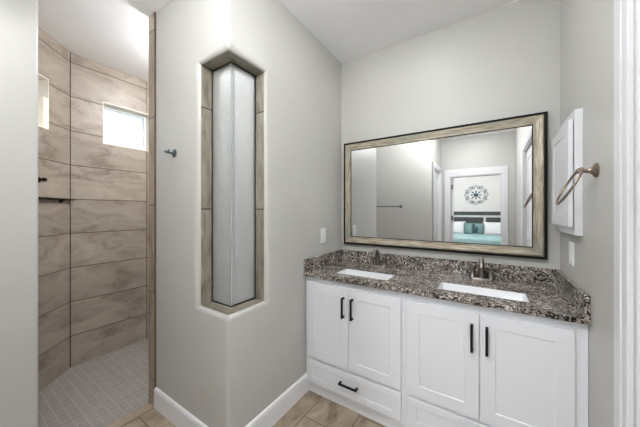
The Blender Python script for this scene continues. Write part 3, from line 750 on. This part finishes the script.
# ------------------------------------------------------------------ shower fittings on the angled wall
def fp(s, z, k_=0.0): return Vector((XS+r2*s+r2*k_, YS-r2*s+r2*k_, z))
t = thing('shower_shelf', 'thin dark bronze shelf on the angled shower wall', 'shelf', fp(0.2, 1.43))
bm = bmesh.new()
p = [fp(s, z, k_) for s in (0.003, 0.52) for z in (1.428, 1.438) for k_ in (0, 0.035)]
v = [bm.verts.new(q) for q in p]
for f in ((0, 1, 3, 2), (4, 6, 7, 5), (0, 4, 5, 1), (2, 3, 7, 6), (0, 2, 6, 4), (1, 5, 7, 3)): bm.faces.new([v[i_] for i_ in f])
obj('shelf_board', bm, M['oil'], t)
for s in (0.11, 0.42):
    bm = bmesh.new(); q = [(s-0.012, 0.0, 1.428), (s-0.012, 0.030, 1.428), (s-0.012, 0.0, 1.404), (s+0.012, 0.0, 1.428), (s+0.012, 0.030, 1.428), (s+0.012, 0.0, 1.404)]
    v = [bm.verts.new(fp(a, c, b)) for a, b, c in q]
    for f in ((0, 1, 2), (3, 5, 4), (0, 3, 4, 1), (1, 4, 5, 2), (2, 5, 3, 0)): bm.faces.new([v[i_] for i_ in f])
    obj('bracket', bm, M['oil'], t)
t = thing('shower_valve', 'dark round shower valve knob above the shelf by the near wall', 'valve', fp(0.318, 1.57))
obj('valve_plate', lathe(bmesh.new(), fp(0.318, 1.571), (r2, r2, 0), [(0, 0.020), (0.006, 0.020), (0.009, 0.012)], 20), M['oil'], t, smooth=True)
obj('valve_knob', lathe(bmesh.new(), fp(0.318, 1.571, 0.008), (r2, r2, 0), [(0, 0.009), (0.022, 0.009), (0.026, 0.015), (0.040, 0.014), (0.043, 0.006)], 20), M['oil'], t, smooth=True)

# ------------------------------------------------------------------ bedroom seen in the mirror
bx = -0.42
t = thing('bed', 'wide bed with slatted dark headboard seen through the doorway', 'bed', (bx, -4.4, 0))
hb = obj('headboard', nb(bx-0.90, bx+0.90, -5.47, -5.43, 0.30, 1.31, 0.004, 1), M['headw'], t)
bm = bmesh.new(); box(bm, bx-0.88, bx+0.88, -5.43, -5.41, 1.20, 1.315, 0.003, 1); obj('headboard_rail', bm, M['head'], hb)
for a, b in ((-0.88, 0.235), (0.30, 0.88)):
    obj('headboard_panel', nb(bx+a, bx+b, -5.43, -5.41, 0.62, 1.135, 0.003, 1), M['head'], hb)
obj('mattress', nb(bx-0.86, bx+0.86, -5.40, -3.36, 0.28, 0.58, 0.05, 4), M['linen'], t, smooth=True)
obj('bed_base', nb(bx-0.84, bx+0.84, -5.40, -3.40, 0.06, 0.28, 0.01, 1), M['head'], t)
for sx in (-0.78, 0.78):
    for y in (-5.3, -3.5): obj('leg', nb(bx+sx-0.03, bx+sx+0.03, y-0.03, y+0.03, 0, 0.06), M['head'], t)
def cloth(x0, x1, y0, y1, z, drop, nx=40, ny=40, amp=0.012):
    bm = bmesh.new(); rows = []
    for j in range(ny+1):
        row = []
        for i_ in range(nx+1):
            fx, fy = i_/nx, j/ny; x = x0+(x1-x0)*fx; y = y0+(y1-y0)*fy
            e = min(x-x0, x1-x, abs(y-y0))
            zz = z+amp*math.sin(9*x+2*math.sin(5*y))*math.cos(7*y)+amp*0.6*math.sin(23*x+17*y)
            if e < 0.07: zz -= drop*(1-(e/0.07))**2
            row.append(bm.verts.new((x, y, zz)))
        rows.append(row)
    for a, b in zip(rows, rows[1:]):
        for i_ in range(nx): bm.faces.new((a[i_], a[i_+1], b[i_+1], b[i_]))
    r = bmesh.ops.extrude_face_region(bm, geom=list(bm.faces))
    for v in r['geom']:
        if isinstance(v, bmesh.types.BMVert): v.co.z -= 0.02
    return bm
tag(obj('duvet', cloth(bx-0.93, bx+0.93, -3.28-0.02, -4.98, 0.635, 0.30), M['teal'], smooth=True), 'teal duvet spread over the bed in the mirror view', 'duvet')
tag(obj('folded_sheet', cloth(bx-0.90, bx+0.90, -4.99, -5.05, 0.625, 0.0, 30, 6, 0.004), plain('pale aqua sheet', srgb(196, 218, 216), 0.9, noise=0.05), smooth=True), 'pale folded sheet band between duvet and pillows', 'sheet')
def pillow(name, cx, cy, cz, w_, h_, th, tilt, mat, label, cat, group=None):
    bm = bmesh.new(); N = 14; top = []; bot = []
    for j in range(N+1):
        ra, rb = [], []
        for i_ in range(N+1):
            a = -1+2*i_/N; b = -1+2*j/N
            pin = 1-0.10*(abs(a)**2*(1-0.6*abs(b)))
            e = max(0, (1-a**4))*max(0, (1-b**4)); d_ = th/2*(e**0.55)
            sx = a*(1-0.06*(1-b*b)); sz = b*(1-0.06*(1-a*a))
            for lst, sgn in ((ra, 1), (rb, -1)):
                x = sx*w_/2; y = sgn*d_; z = sz*h_/2
                yy = y*math.cos(tilt)-z*math.sin(tilt); z2 = y*math.sin(tilt)+z*math.cos(tilt)
                lst.append(bm.verts.new((cx+x, cy+yy, cz+z2)))
        top.append(ra); bot.append(rb)
    for g_, fl in ((top, False), (bot, True)):
        for j in range(N):
            for i_ in range(N):
                q = (g_[j][i_], g_[j][i_+1], g_[j+1][i_+1], g_[j+1][i_]); bm.faces.new(q[::-1] if fl else q)
    bmesh.ops.remove_doubles(bm, verts=bm.verts, dist=1e-5)
    return tag(obj(name, bm, mat, smooth=True), label, cat, group)
pillow('pillow', bx-0.56, -5.27, 0.80, 0.62, 0.42, 0.16, 0.30, M['linen'], 'white pillow on the bed left of the teal cushions in the mirror', 'pillow', 'white bed pillows')
pillow('pillow', bx+0.53, -5.27, 0.80, 0.62, 0.42, 0.16, 0.30, M['linen'], 'white pillow on the bed right of the teal cushions in the mirror', 'pillow', 'white bed pillows')
pillow('throw_cushion', bx-0.16, -5.13, 0.79, 0.26, 0.38, 0.14, 0.34, M['teal2'], 'teal square cushion beside the left white pillow in the mirror', 'cushion', 'teal cushions on the bed')
pillow('throw_cushion', bx+0.125, -5.12, 0.79, 0.26, 0.36, 0.13, 0.34, M['teal2'], 'teal square cushion beside the right white pillow in the mirror', 'cushion', 'teal cushions on the bed')
# dark flower ornament tied in front of the cushions
bm = bmesh.new()
for k_ in range(7):
    a = k_/7*2*PI; rr_ = 0.05
    c = Vector((bx+0.03+rr_*math.cos(a), -4.985, 0.80+rr_*1.2*math.sin(a)))
    lathe(bm, c-Vector((0, 0.01, 0)), (0.2*math.cos(a), 1, 0.2*math.sin(a)), [(0, 0.004), (0.006, 0.026), (0.014, 0.030), (0.02, 0.006)], 10)
lathe(bm, (bx+0.03, -4.99, 0.80), (0, 1, 0), [(0, 0.01), (0.02, 0.028), (0.034, 0.018), (0.04, 0.002)], 12)
tag(obj('fabric_flower', bm, M['medal'], smooth=True), 'dark teal fabric flower between the two teal cushions', 'flower')

# round scroll ornament on the bedroom wall
mc = Vector((-0.388, -5.485, 1.845)); R_ = 0.315
t = thing('wall_medallion', 'round blue grey scrollwork ornament on the pale wall above the headboard', 'wall ornament', mc)
def mp_(r, a): return (mc.x+r*math.cos(a)*1.08, mc.y+0.004, mc.z+r*math.sin(a))
def scroll(bm, cx_r, a0, size, hand, turns=1.15, rad=0.0065):
    c = Vector(mp_(cx_r, a0)); pts = []
    for i_ in range(22):
        q = i_/21; rr_ = size*(1-0.75*q); a = a0+hand*(PI*0.2+q*turns*2*PI)
        pts.append((c.x+rr_*math.cos(a), c.y, c.z+rr_*math.sin(a)))
    tube(bm, pts, rad, 6)
bm = bmesh.new()
for k_ in range(8):
    a = k_/8*2*PI+PI/8
    scroll(bm, 0.235, a-0.17, 0.044, 1); scroll(bm, 0.235, a+0.17, 0.044, -1)
for k_ in range(12):
    a = k_/12*2*PI; lathe(bm, mp_(0.300, a), (0, 1, 0), [(0, 0.014), (0.008, 0.012), (0.010, 0.003)], 8)
tube(bm, [mp_(0.285, 2*PI*k_/60) for k_ in range(60)], 0.0045, 6, closed=True)
obj('scroll_ring', bm, M['medal'], t, smooth=True)
bm = bmesh.new()
for k_ in range(8):
    a = k_*PI/4
    for off in (0.0,):
        pts = [mp_(0.07+q*(0.10 if k_ % 2 else 0.075)/5, a+off*math.sin(q/5*PI)*1.3) for q in range(6)]
        tube(bm, pts, [0.005, 0.010, 0.015, 0.014, 0.009, 0.003], 8)
obj('leaf_cluster', bm, M['medal'], t, smooth=True)
bm = bmesh.new()
for k_ in range(8):
    a = k_*PI/4; c = mp_(0.042, a); lathe(bm, c, (0, 1, 0), [(0, 0.020), (0.008, 0.022), (0.014, 0.008)], 10)
lathe(bm, mc, (0, 1, 0), [(0, 0.030), (0.014, 0.028), (0.024, 0.012)], 16)
obj('rosette', bm, M['medal'], t, smooth=True)
